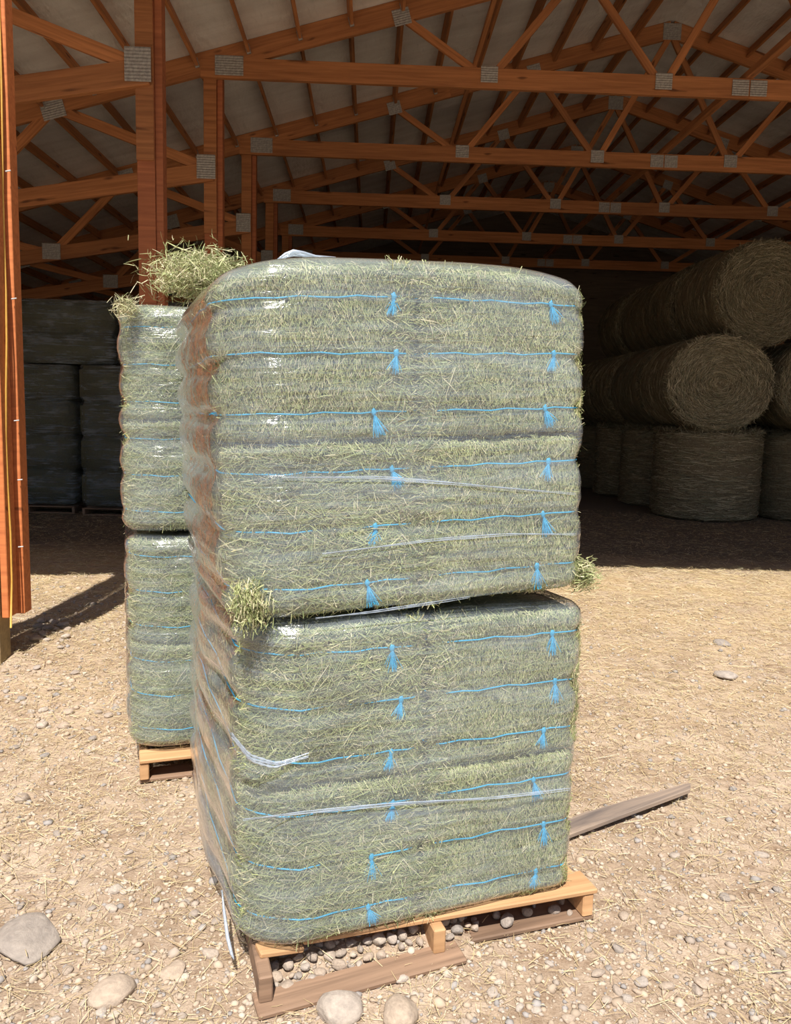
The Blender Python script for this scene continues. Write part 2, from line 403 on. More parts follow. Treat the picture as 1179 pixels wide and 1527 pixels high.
def make_post(i):
    y = ROWS[i]; top = ztop(XP) + .1
    p = empty('barn_post', bmat(XP, y + .12, -.1), 'stained timber post carrying the %s truss of the barn' % ['', 'second', 'third', 'fourth', 'fifth', 'sixth', 'seventh'][i], kind='structure')
    L = top + .1
    boxo('post_ply', (-.04, 0, L / 2), (.165, .15, L), M['fir_post'], p)
    boxo('post_ply', (.08, .012, L / 2), (.07, .14, L), M['fir_post'], p)
    boxo('post_ply', (-.04, -.088, (4.0 + L) / 2), (.165, .028, L - 4.0), M['fir'], p)
    return p
for i in range(1, 7): make_post(i)
for i in range(2, 7):      # the row on the right, mostly behind the round bales
    q = empty('barn_post', bmat(XE, ROWS[i] + .12, -.1), 'stained timber post on the far right side of the barn, number %d from the front' % (i + 1), kind='structure')
    L = ztop(XE) + .2
    boxo('post_ply', (-.05, 0, L / 2), (.19, .15, L), M['fir_post'], q); boxo('post_ply', (.09, .012, L / 2), (.085, .14, L), M['fir_post'], q)

# corner post at the left edge: treated foot, stained boards, yellow wire, nails
cp = empty('barn_post', bmat(-2.13, 4.68, 0), 'sunlit orange boarded corner post with yellow wire at the left edge', kind='structure')
boxo('treated_foot', (-.10, .0, 2.95), (.15, .14, 6.1), M['treated'], cp)
boxo('face_board', (-.235, -.10, 3.15), (.085, .04, 5.8), M['stain'], cp)
boxo('face_board', (-.36, -.10, 3.14), (.14, .04, 5.82), M['stain'], cp)
boxo('treated_foot', (-.33, .0, 2.95), (.24, .14, 6.1), M['treated'], cp)
boxo('face_board', (-.115, -.105, 3.12), (.105, .05, 5.84), M['stain'], cp)
boxo('side_board', (.0, .02, 3.2), (.04, .13, 5.72), M['stain'], cp)
boxo('side_board', (.02, .155, 3.18), (.06, .10, 5.7), M['stain'], cp)
tube('yellow_wire', [(.026 + .006 * math.sin(k * 1.3), -.035 + .011 * k + .012 * math.sin(k), .28 + .28 * k) for k in range(20)], .006, M['wire'], cp)
for k, z in enumerate((.75, 1.15, 1.5, 2.2, 2.9)):
    tube('nail', [(.045, .06 + .02 * (k % 2), z), (.075, .055 + .02 * (k % 2), z + .004)], .004, M['nail'], cp)
for z in (.45, .62, .95, 1.5): tube('nail', [(-.18, -.11, z), (-.175, -.15, z)], .004, M['nail'], cp)

for X, nm in ((XR - 3.62, 'left of'), (XR, 'right of')):
    b = beam('lateral_brace', (X, ROWS[0], HC + CHD + .05), (X, ROWS[6] + .1, HC + CHD + .05), .05 if X < 2 else .10, .06 if X < 2 else .09, M['fir'], pre=BM)
    tag(b, 'long fir brace running back over the truss chords, %s the picture centre' % nm, kind='structure')

# roof: white sheets with purlins hung between the trusses
roof = empty('ceiling', BM.copy(), 'white lined barn roof with closely spaced dark purlins', kind='structure')
NP = .655
def rp(X): return ztop(X) + .27 / math.cos(math.atan(SLOPE))
Y0, Y1 = ROWS[0] - .35, ROWS[7] - .2
xs = list(np.arange(XR - NP * 25, XR + .01, NP)); xs_r = [2 * XR - x for x in xs if 2 * XR - x <= XE + .9]
def strip(a, b):
    za, zb = rp(a) + .004, rp(b) + .004; t = .03
    V = [(a, Y0, za), (b, Y0, zb), (b, Y1, zb), (a, Y1, za), (a, Y0, za + t), (b, Y0, zb + t), (b, Y1, zb + t), (a, Y1, za + t)]
    F = [(3, 2, 1, 0), (4, 5, 6, 7), (0, 1, 5, 4), (1, 2, 6, 5), (2, 3, 7, 6), (3, 0, 4, 7)]
    link('roof_sheet', np_mesh('roof_sheet', V, F, M['insul']), roof)
for a, b in zip(xs, xs[1:]): strip(a, b - .0)
for a, b in zip(xs_r, xs_r[1:]): strip(b, a)
ua = math.atan(SLOPE)
for X in xs[:-1] + [x for x in xs_r if x > XR + .1]:
    s = 1 if X < XR else -1; up = (-s * math.sin(ua), 0, math.cos(ua))
    for i in range(6):
        if X > XE: continue
        p = beam('purlin', (X, ROWS[i] + TW / 2 + .002, rp(X) - .085), (X, ROWS[i + 1] - TW / 2 - .002, rp(X) - .085), .042, .16, M['fir'], roof, up)
        if i in (1, 2) and -4.5 < X < 1.5:
            hang = link('joist_hanger', box_mesh(.03, .056, .12, M['plate'], .003), p, Matrix.Translation((p.data.vertices[0].co.x * 0 + (SP - TW) / 2 - .018, 0, -.035)))

# walls around the barn
def slab(name, pts, y0, y1, mat, label):
    n = len(pts); V = [(x, y0, z) for x, z in pts] + [(x, y1, z) for x, z in pts]
    bm = bmesh.new(); vs_ = [bm.verts.new(v) for v in V]
    bm.faces.new(vs_[:n][::-1]); bm.faces.new(vs_[n:])
    for i in range(n): j = (i + 1) % n; bm.faces.new((vs_[i], vs_[j], vs_[n + j], vs_[n + i]))
    bmesh.ops.recalc_face_normals(bm, faces=bm.faces[:])
    o = link(name, bm_mesh(name, bm, mat)); o.matrix_world = BM.copy(); return tag(o, label, kind='structure')
slab('wall_front', [(XS, zshed(XS)), (XP, zshed(XP)), (XP, HC), (XE, HC), (XE, rp(XE)), (XR, rp(XR)), (XS, rp(XS))], ROWS[0] - .12, ROWS[0] - .06, M['stain'], 'stained gable boarding above the barn mouth')
slab('wall_back', [(XS, -.2), (XE, -.2), (XE, rp(XE)), (XR, rp(XR)), (XS, rp(XS))], ROWS[7] - .3, ROWS[7] - .22, M['wallboard'], 'dark boarded back wall of the barn')
def side_wall(name, X, z1, label):
    o = boxo(name, (0, 0, 0), (.06, ROWS[7] - ROWS[0] - .4, z1 + .2), M['wallboard']); o.matrix_world = bmat(X, (ROWS[0] + ROWS[7]) / 2, z1 / 2 - .1); tag(o, label, kind='structure')
side_wall('wall_left', XS - .04, ztop(XS) + .1, 'dark boarded outer wall of the side bay')
side_wall('wall_right', XE + .2, ztop(XE) + .1, 'dark boarded right wall of the barn behind the bales')

# ------------------------------------------------------------------ hay bales (x wide, y long, front at -y)
BW, BL, BH, BR = .520, 1.12, .464, .036
TS = .456                                   # height of one tier
ZS = (-.152, 0.0, .152)
def bfun(z, zs=ZS, pin=.008, w=.014):
    b = 0
    for s in zs: b = b - pin * np.exp(-((z - s) / w) ** 2)
    return b
def rbox(P, h, r):
    """points on a box surface -> rounded box surface and normals"""
    h = np.asarray(h); q = np.clip(P, -(h - r), h - r); n = unit(P - q); return q + r * n, n
def box_pts(n, h, face):
    """random points of one face: 0 front, 1 left, 2 right, 3 top, 4 back, 5 bottom"""
    a = RNG.uniform(-1, 1, (n, 3)) * np.asarray(h)
    ax, s = {0: (1, -1), 1: (0, -1), 2: (0, 1), 3: (2, 1), 4: (1, 1), 5: (2, -1)}[face]
    a[:, ax] = s * h[ax]; return a
H3 = (BW / 2, BL / 2, BH / 2)
def droop(x, z):
    """how far the shoulders of the top load sag"""
    return .062 * np.abs((x - .52) / .54) ** 4 * np.clip((z / .906 - .55) / .45, 0, 1)
def soft(P):
    """the front left corner of a load is rounded right off (load axes)"""
    P = P.copy(); x, y = P[:, 0], P[:, 1]
    P[:, 1] = y + .115 * np.clip((.17 - x) / .17, 0, 1.15) ** 2 * np.clip((.45 - y) / .45, 0, 1); return P
LO = np.array([.26, BL / 2, 0])
def bsurf(P, seed):
    p, n = rbox(P, H3, BR); b = bfun(p[:, 2]); d = n.copy(); d[:, 2] = 0
    p = p + d * b[:, None]; p = p + n * (.007 * wob(p, 9, seed) + .004 * wob(p, 28, seed + 1) - .006 + .007 * wob(p, 3.5, seed + 2))[:, None]
    if seed >= 20: p = p.copy(); p[:, 2] -= droop(p[:, 0] + (.26 if seed < 30 else .26 + .525), p[:, 2] + .228 + TS)
    if seed in (1, 2, 21): p = soft(p + LO) - LO
    return p, n
PAL = np.array([[.29, .335, .145], [.38, .415, .19], [.46, .47, .24], [.54, .50, .31], [.19, .23, .10], [.66, .60, .41], [.33, .30, .185]])
def pick(n, w):
    c = PAL[RNG.choice(len(PAL), n, p=np.array(w) / sum(w))] * RNG.uniform(.75, 1.15, (n, 1)); return c
def tone(p, seed):
    """patches of paler and darker hay"""
    return (1 + .2 * wob(p, 7, seed) + .18 * wob(p, 19, seed + 2))[:, None]
def make_bale_mesh(seed, fine):
    # body
    k = (14, 26, 26); V = []; F = []; o = 0
    for ax in range(3):
        b, c = [i for i in range(3) if i != ax]
        for s in (-1, 1):
            g = np.stack(np.meshgrid(np.linspace(-1, 1, k[b]), np.linspace(-1, 1, k[c]), indexing='ij'), -1).reshape(-1, 2)
            P = np.zeros((len(g), 3)); P[:, b] = g[:, 0] * H3[b]; P[:, c] = g[:, 1] * H3[c]; P[:, ax] = s * H3[ax]
            V.append(P); i = (np.arange(k[b] - 1)[:, None] * k[c] + np.arange(k[c] - 1)[None]).ravel() + o
            q = np.stack([i, i + k[c], i + k[c] + 1, i + 1], 1)
            flip = (s > 0) == (ax == 1)
            F.append(q[:, ::-1] if flip else q); o += len(g)
    V, _ = bsurf(np.concatenate(V), seed); V = V * (1 - .006 / .24)
    body = np_mesh('hay_block', V, np.concatenate(F), M['hay'], smooth=True)
    parts = []
    spec = [(0, 16000 if fine else 10500), (1, 4600 if seed < 30 else 300), (2, 4600 if not 20 < seed < 30 else 300), (3, 3000), (4, 500)]
    for face, n in spec:
        p, nn = bsurf(box_pts(n, H3, face), seed)
        if face == 0 and fine:
            L = RNG.uniform(.006, .022, n); W = RNG.uniform(.0011, .0022, n); sd = RNG.normal(0, .35, (n, 3)) + np.array([0, 0, 1.0])
            cl = pick(n, [3, 4, 4, 3, 2, .6, 1]); lift = RNG.uniform(-.002, .005, n); m = RNG.random(n) < .06
            L[m] *= 3; sd[m] = RNG.normal(0, 1, (m.sum(), 3))
        else:
            L = RNG.gamma(3.0, .0105, n).clip(.010, .10); W = RNG.uniform(.0011, .0028, n); sd = RNG.normal(0, 1, (n, 3)) * np.array([1, 1, .75])
            cl = pick(n, [4, 5, 4, 2.2, 2.5, .6, 1]); lift = RNG.uniform(-.004, .007, n)
        D = unit(sd - nn * (sd * nn).sum(1, keepdims=True) * .93); T = unit(nn + RNG.normal(0, .35, (n, 3)))
        parts.append(ribbons(p + nn * lift[:, None], D, T, L, W, RNG.normal(0, .045, n), cl * tone(p, seed)))
    if True:      # ragged edge where the face meets the next bale
        n = 1500; P = box_pts(n, H3, 0); sg = -1 if seed in (5, 6, 31) else 1; P[:, 0] = sg * (H3[0] - .004 - np.abs(RNG.normal(0, .035, n))); p, nn = bsurf(P, seed)
        L = RNG.uniform(.02, .075, n); sd = RNG.normal(0, 1, (n, 3)); nn = unit(nn * np.array([.3, 1, .3])); D = unit(sd - nn * (sd * nn).sum(1, keepdims=True) * .85)
        parts.append(ribbons(p + nn * RNG.uniform(-.004, .008, n)[:, None], D, unit(nn + RNG.normal(0, .3, (n, 3))), L, RNG.uniform(.0014, .003, n), RNG.normal(0, .1, n), pick(n, [4, 4, 3, 3, 3, 1, 2])))
    V, F, C = merge(parts)
    return body, np_mesh('stalks', V, F, M['strand'], C)
BALES = [make_bale_mesh(1, False), make_bale_mesh(2, False), make_bale_mesh(5, True), make_bale_mesh(6, True), make_bale_mesh(21, True), make_bale_mesh(31, True)]
def loop_pts(z):
    pts = []; hx, hy = H3[0] + bfun(z) + .004, H3[1] + bfun(z) + .004; r = .05; n = 7
    for cx, cy, a0 in ((hx - r, hy - r, 0), (-hx + r, hy - r, 90), (-hx + r, -hy + r, 180), (hx - r, -hy + r, 270)):
        for k in range(n):
            a = R(a0 + 90 * k / (n - 1)); pts.append((cx + r * math.cos(a), cy + r * math.sin(a), z))
    # extra points along the front so that the twine follows the face
    out = []
    for a, b in zip(pts, pts[1:] + pts[:1]):
        out.append(a)
        nr = np.array([a[1] - b[1], b[0] - a[0], 0]); nr = -nr / (np.linalg.norm(nr) + 1e-9)
        if math.dist(a, b) > .2:
            for t in np.linspace(0, 1, 9)[1:-1]: out.append(tuple(np.array(a) * (1 - t) + np.array(b) * t + np.array([0, 0, .003 * math.sin(t * 17 + z * 90)]) + nr * .004 * math.sin(t * 9 + z * 55)))
    return out
_tw = [tube('twine', (soft(np.array(loop_pts(z)) + LO) - LO) if q else loop_pts(z), .0023, M['twine'], closed=True) for q in (1, 0) for z in ZS]
TWINE = [o.data for o in _tw]
for o in _tw: bpy.data.objects.remove(o)
def knot_meshes(seed):
    rg = np.random.default_rng(seed)
    bm = bmesh.new(); bmesh.ops.create_icosphere(bm, subdivisions=2, radius=.0075)
    for v in bm.verts: v.co = v.co * (1 + .25 * math.sin(v.co.x * 700 + seed) * math.cos(v.co.z * 600)); v.co.z *= 1.5; v.co.y *= .6
    kn = bm_mesh('knot', bm, M['twine'], True)
    n = 34; lean = rg.uniform(-.35, .45); parts = []; L0 = rg.uniform(.042, .062)
    C = np.zeros((n, 3)); ang = rg.normal(lean, .22, n); D = np.stack([np.sin(ang), -np.abs(rg.normal(0, .08, n)), -np.cos(ang)], 1); D = unit(D)
    L = L0 * rg.uniform(.75, 1.1, n); C = D * (L / 2)[:, None] + np.array([0, -.002, -.004])
    V, F, c = ribbons(C, D, unit(np.tile([0, -1., 0], (n, 1)) + rg.normal(0, .4, (n, 3))), L, rg.uniform(.0014, .0026, n), rg.normal(0, .04, n), np.ones((n, 3)))
    return kn, np_mesh('tassel', V, F, M['twine'])
KN = [knot_meshes(k) for k in range(6)]
def make_bale(m, variant, label, group, knots=None, twine=True, frame=None):
    b = empty('hay_bale', m, label, 'hay bale', group)
    link('hay_block', BALES[variant][0], b)
    s = link('stalks', BALES[variant][1], b); s['kind'] = 'stuff'
    if twine:
        for k, z in enumerate(ZS):
            t = link('twine', TWINE[k + (0 if variant in (0, 1, 4) else 3)], b)
            if variant >= 4 and k == 2: t.matrix_local = Matrix.Translation((0, 0, -.012)) @ Matrix.Rotation(R(-1.6 if variant == 4 else 1.6), 4, 'Y')
            if knots is None: continue
            x = knots[k] if knots[k] is not None else .1
            kn, ta = KN[(k * 2 + variant + int(abs(x) * 100)) % 6]
            mm = Matrix.Translation((x, -H3[1] - bfun(z) - .010, z))
            link('knot', kn, t, mm); link('tassel', ta, t, mm)
    return b

# ---- film hull around a load (local: x 0..w, y 0..d, z 0..h)
def film_hull(w, d, h, zs, mat, r=.075, off=.018, pin=.016, seed=0, nz=96, nper=260, dome=False, amp=.004, hollow=0.0):
    hx, hy = w / 2 + off, d / 2 + off
    per = []; L = [2 * (hx - r), 2 * (hy - r)]; arc = math.pi / 2 * r; tot = 2 * (L[0] + L[1]) + 4 * arc
    def pt(s):
        segs = [(0, L[0]), (1, arc), (2, L[1]), (3, arc), (4, L[0]), (5, arc), (6, L[1]), (7, arc)]
        for i, l in segs:
            if s <= l: break
            s -= l
        if i == 0: return (-hx + r + s, -hy, 0, -1)
        if i == 2: return (hx, -hy + r + s, 1, 0)
        if i == 4: return (hx - r - s, hy, 0, 1)
        if i == 6: return (-hx, hy - r - s, -1, 0)
        c = {1: (hx - r, -hy + r, 270), 3: (hx - r, hy - r, 0), 5: (-hx + r, hy - r, 90), 7: (-hx + r, -hy + r, 180)}[i]
        a = R(c[2]) + s / r; return (c[0] + r * math.cos(a), c[1] + r * math.sin(a), math.cos(a), math.sin(a))
    A = np.array([pt(tot * k / nper) for k in range(nper)])
    rings = []
    rz = r * .8
    prof = [(0, rz * (1 - math.cos(a)), 0) for a in ()]
    levels = []
    for a in np.linspace(0, math.pi / 2, 7)[:-1]: levels.append((rz * (1 - math.sin(a)), -.004 + rz * (1 - math.cos(a))))
    for z in np.linspace(-.004 + rz, h + off - rz, nz): levels.append((0, z))
    for a in np.linspace(0, math.pi / 2, 7)[1:]: levels.append((rz * (1 - math.cos(a)), h + off - rz + rz * math.sin(a)))
    for ins, z in levels:
        b = bfun(z, zs, pin, .03) * (.35 + .9 * np.abs(A[:, 2])) * (1 + .5 * np.sin(A[:, 0] * 7 + A[:, 1] * 5 + z * 9 + seed)) - ins
        P = np.stack([A[:, 0] + A[:, 2] * b, A[:, 1] + A[:, 3] * b, np.full(nper, z)], 1)
        N = np.stack([A[:, 2], A[:, 3], 0 * A[:, 0]], 1)
        if hollow:   # film pulled straight across the soft left side
            P[:, 0] += hollow * np.clip(-A[:, 2], 0, 1) * np.exp(-((A[:, 1]) / (hy * .5)) ** 2)
        wv = amp * wob(P * np.array([1, 1, 1.6]), 8, seed) + amp * .5 * wob(P * np.array([.4, .4, 3]) + P[:, [2]] * .5, 30, seed + 1)
        P = P + N * wv[:, None]
        rings.append(P)
    tc = rings[-1].mean(0); bc = rings[0].mean(0)
    for f in (.75, .5, .25, .02): rings.append(tc + (rings[len(levels) - 1] - tc) * f + np.array([0, 0, .012 * (1 - f)]))
    V = np.concatenate(rings); nr = len(rings); k = np.arange(nper); k2 = (k + 1) % nper
    F = np.concatenate([np.stack([i * nper + k, i * nper + k2, (i + 1) * nper + k2, (i + 1) * nper + k], 1) for i in range(nr - 1)])
    V[:, 0] += w / 2; V[:, 1] += d / 2
    V = soft(V + np.array([off, off, 0])) - np.array([off, off, 0])
    if dome: V[:, 2] -= droop(V[:, 0], V[:, 2])
    return np_mesh('stretch_film', V, F, mat, smooth=True)

# ------------------------------------------------------------------ pallets
def make_pallet(m, label, broken=False, w=1.08, d=1.2, mats=('pallet', 'pallet_dark')):
    p = empty('pallet', m, label, 'pallet', 'wooden pallets under the hay')
    t = .017; sh = .076; zb = .019
    for x in (.02, w / 2, w - .02):
        fwd = (.09 if x < .1 else (.035 if x < .9 else 0)) if broken else 0
        boxo('stringer', (x, (d - fwd) / 2, zb + sh / 2), (.038, d + fwd, sh), M[mats[1 if x < .1 and broken else 0]], p)
    for k in range(3):
        y = (.07, d / 2, d - .07)[k]
        if broken and k == 0:
            # the front bottom board is split: left half pushed out and tilted, right half broad and dark
            boxo('bottom_board', (.30, -.06, .012), (.62, .085, .017), M['pallet_dark'], p, rot=Matrix.Rotation(R(5.0), 4, 'Z') @ Matrix.Rotation(R(5), 4, 'X'))
            boxo('bottom_board', (.87, .075, .0105), (.43, .15, .017), M['pallet_dark'], p, rot=Matrix.Rotation(R(1), 4, 'Z'))
        else: boxo('bottom_board', (w / 2, y, .0105), (w, .12, .017), M[mats[1]], p)
    for k in range(7):
        y = .05 + k * (d - .1) / 6
        if broken and k == 0:
            boxo('deck_board', (.615, .055, zb + sh + t / 2), (.95, .11, t), M['pallet'], p, rot=Matrix.Rotation(R(-.6), 4, 'Z'))
            boxo('board_splinter', (.075, .02, zb + sh - .002), (.13, .055, t), M['pallet'], p, rot=Matrix.Rotation(R(9), 4, 'Z') @ Matrix.Rotation(R(9), 4, 'Y'))
        else: boxo('deck_board', (w / 2, y, zb + sh + t / 2), (w, .115 if k in (0, 6) else .09, t), M[mats[0]], p)
    return p
def frame(x, y, ang, z=0): return Matrix.Translation((x, y, z)) @ Matrix.Rotation(R(ang), 4, 'Z')
make_pallet(frame(-.361, 2.025, 18.0), 'worn wooden pallet full of stones under the front hay stack', True)

# ------------------------------------------------------------------ front stack
PH = .112
LOADF = frame(-.378, 1.985, 20.0)
LOW = LOADF @ Matrix.Translation((0, 0, PH + .006)) @ Matrix.Rotation(R(1.2), 4, 'Z')
UP = LOADF @ Matrix.Translation((-.035, -.005, 1.052)) @ Matrix.Rotation(R(-2.6), 4, 'Y')
def to_local(m, u, v, yl=-.01):
    """where the ray of a pixel meets the front plane of a load, in the load's own axes"""
    inv = m.inverted(); o = inv @ Vector((0, 0, CAMH)); d = (inv.to_3x3() @ Vector(ray(u, v))); t = (yl - o.y) / d.y; return o + d * t
CW = .525
KP = {('U', 0, 1): [(560, 612), (595, 528), (592, 432)], ('U', 0, 0): [(548, 885), (560, 808), (585, 718)],
      ('U', 1, 1): [(815, 602), (828, 530), (822, 432)], ('U', 1, 0): [(806, 848), (815, 770), (823, 693)],
      ('L', 0, 1): [(588, 1130), (603, 1045), (590, 965)], ('L', 0, 0): [(553, 1362), (558, 1290), (590, 1200)],
      ('L', 1, 1): [(815, 1075), (832, 1000), (828, 930)], ('L', 1, 0): [(803, 1300), (815, 1225), (800, 1160)]}
words = {('U', 1): 'top row', ('U', 0): 'second row from top', ('L', 1): 'third row from top', ('L', 0): 'bottom row'}
for (ld, col, tier), kp in KP.items():
    base = UP if ld == 'U' else LOW
    cxl = .26 + CW * col
    czl = .228 + tier * TS
    jit = Matrix.Rotation(R(random.uniform(-.8, .8)), 4, 'Z')
    m = base @ Matrix.Translation((cxl, BL / 2 + random.uniform(0, .006), czl)) @ jit
    xs_k = [max(-.2, min(.2, to_local(base, u, v).x - cxl)) for u, v in kp]
    var = {('U', 0, 1): 4, ('U', 1, 1): 5, ('U', 0, 0): 1, ('L', 0, 1): 0, ('L', 0, 0): 1}.get((ld, col, tier), 2 if tier else 3)
    side = 'left' if col == 0 else 'right'
    make_bale(m, var, 'green twine-tied hay bale, %s half of front stack, %s' % (side, words[(ld, tier)]), 'hay bales of the front stack', xs_k)
ZF = [.228 + t * TS + s for t in (0, 1) for s in ZS]
HL = 2 * TS
wrapL = empty('stretch_wrap', LOW, 'clear plastic stretch wrap around the lower half of the front stack', 'plastic wrap', 'stretch wraps')
link('film', film_hull(1.026, BL + .02, HL, ZF, M['film'], seed=1, hollow=-.03), wrapL)
wrapU = empty('stretch_wrap', UP, 'clear plastic stretch wrap around the upper half of the front stack', 'plastic wrap', 'stretch wraps')
link('film', film_hull(1.032, BL + .02, HL, ZF, M['film'], seed=2, hollow=-.015, dome=True), wrapU)
def fold(wrap, px, rad=.004, yl=-.022):
    P = [to_local(wrap.matrix_world if False else (LOW if wrap is wrapL else UP), u, v, yl) for u, v in px]
    P = np.array([tuple(p) for p in P]); t = np.linspace(0, len(P) - 1, 40); Q = np.stack([np.interp(t, np.arange(len(P)), P[:, k]) for k in range(3)], 1)
    for _ in range(6): Q[1:-1] = (Q[:-2] + Q[1:-1] * 2 + Q[2:]) / 4
    rr = rad * (.35 + .65 * np.sin(np.linspace(.05, math.pi - .05, 40))) * (1 + .3 * np.sin(np.arange(40) * 1.7))
    for k in range(3):
        o = Q + np.array([0, -.001 * k, (k - 1) * rad * 1.1]) + .0015 * np.stack([0 * t, 0 * t, np.sin(t * 3 + k * 2)], 1)
        tube('film_fold', o, rr * .6, M['film_fold'], wrap, 5)
fold(wrapL, [(345, 1095), (372, 1130), (410, 1141), (460, 1126)], .006)
fold(wrapL, [(362, 1222), (450, 1212), (600, 1197), (740, 1190), (850, 1176)], .003)
fold(wrapU, [(420, 712), (560, 712), (690, 722), (858, 737)], .0022)
fold(wrapU, [(480, 826), (640, 806), (760, 796), (858, 797)], .0022)
fold(wrapU, [(470, 922), (560, 912), (700, 890)], .002)

# loose stalks escaping at the corners of the upper load and between its columns
def tuft(name, m, c, size, n, L, label, cat, parent=None, spread=1.0, out=(0, -1, 0), w=(5, 5, 4, 3, 1, 1, 1)):
    C = RNG.normal(0, 1, (n, 3)) * np.array(size) * .5; D = unit(RNG.normal(0, 1, (n, 3)) * spread + np.array(out)); N = unit(RNG.normal(0, 1, (n, 3)))
    V, F, cc = ribbons(C, D, unit(np.cross(D, N)), RNG.uniform(.4, 1.2, n) * L, RNG.uniform(.0014, .003, n), RNG.normal(0, .12, n), pick(n, w))
    o = link(name, np_mesh(name, V, F, M['strand'], cc), parent, m @ Matrix.Translation(c)); o['kind'] = 'stuff'
    if label: tag(o, label, cat)
    return o
tuft('loose_hay', UP, (1.055, .03, .03), (.025, .06, .04), 1000, .028, 'green hay sprouting from the lower right corner of the upper wrap', 'hay', out=(1, -.5, 0), spread=.6)
tuft('loose_hay', UP, (.045, -.0, .045), (.045, .03, .055), 1300, .028, 'green hay sprouting from the lower left corner of the upper wrap', 'hay', out=(-.1, -.3, -1), spread=.55)

# ------------------------------------------------------------------ second stack behind it
F2 = frame(-1.075, 3.24, 18.5)
make_pallet(frame(-1.06, 3.20, 18.5), 'reddish wooden pallet under the hay stack behind the front one', False)
for k, zb in enumerate((PH + .012, 1.085)):
    base = F2 @ Matrix.Translation((-.03 - .01 * k, .0, zb + .01 * (1 - k)))
    half = 'upper' if k else 'lower'
    for tier in range(2):
        for col in range(2):
            m = base @ Matrix.Translation((.26 + CW * col, BL / 2, BH / 2 + tier * TS))
            make_bale(m, (0, 1)[(tier + k) % 2], 'green hay bale in the stack behind, %s wrap, %s row, %s column' % (half, 'top' if tier else 'bottom', 'left' if col == 0 else 'hidden right'), 'hay bales of the rear stack', [.1, .12, .09])
    wq = empty('stretch_wrap', base, 'clear plastic stretch wrap around the %s half of the rear stack' % half, 'plastic wrap', 'stretch wraps')
    link('film', film_hull(1.032, BL + .02, HL, ZF, M['film'], seed=3 + k), wq)
_d = ray(300, 412); _tp = F2.inverted() @ Vector(np.array([0, 0, CAMH]) + _d * ((2.045 - CAMH) / _d[2]))
tuft('loose_hay', F2, tuple(_tp), (.13, .22, .06), 6500, .042, 'loose tuft of pale green hay lying on top of the rear stack', 'hay', out=(-.2, 0, .25), w=(3, 5, 6, 4, 1, 2, 0))
tuft('loose_hay', F2, (-.02, .0, 1.99), (.05, .05, .04), 220, .06, 'straw wisps at the top left corner of the rear stack', 'hay', out=(-.6, -.2, .3), w=(1, 2, 4, 6, 0, 5, 0))

# ------------------------------------------------------------------ wrapped loads in the shade of the side bay
def shade_load(x, y, z, w, h, tiers, label, plabel=None, seed=0, ang=2.0, d=1.25):
    m = frame(x, y, ang, z); t = empty('wrapped_hay_load', m, label, 'wrapped hay', 'wrapped hay loads in the side bay')
    th = h / tiers
    for k in range(tiers):
        bm = bmesh.new(); bmesh.ops.create_cube(bm, size=1)
        for v in bm.verts: v.co = Vector((v.co.x * (w - .02), v.co.y * (d - .02), v.co.z * (th - .006)))
        bmesh.ops.bevel(bm, geom=bm.edges[:], offset=.06, segments=3, affect='EDGES')
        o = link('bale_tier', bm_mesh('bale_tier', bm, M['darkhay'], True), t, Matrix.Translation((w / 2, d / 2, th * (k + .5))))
    link('film', film_hull(w, d, h, [th * k for k in range(1, tiers)], M['film_far'], r=.09, off=.01, pin=.03, seed=seed, nz=110, nper=220, amp=.02), t)
    if plabel: make_pallet(frame(x + .02, y + .02, ang, 0), plabel, w=w - .04, mats=('pallet_dark', 'pallet_dark'))
shade_load(-6.13, 11.55, .14, 1.40, 2.03, 4, 'tall dark wrapped hay load beside the corner post, lower left in the shade', 'low dark pallet under the leftmost shaded wrapped load', seed=5)
shade_load(-4.60, 11.45, .14, 1.22, 2.03, 4, 'tall dark wrapped hay load next to the inner post, right of the gap', 'low dark pallet under the shaded load next to the inner post', seed=6)
shade_load(-5.55, 11.62, 2.20, 1.40, .90, 2, 'bluish shiny wrapped hay load on top of the left load', seed=7)
shade_load(-4.02, 11.55, 2.20, 1.22, .90, 2, 'dim wrapped hay load on top, half hidden by the inner post', seed=8)

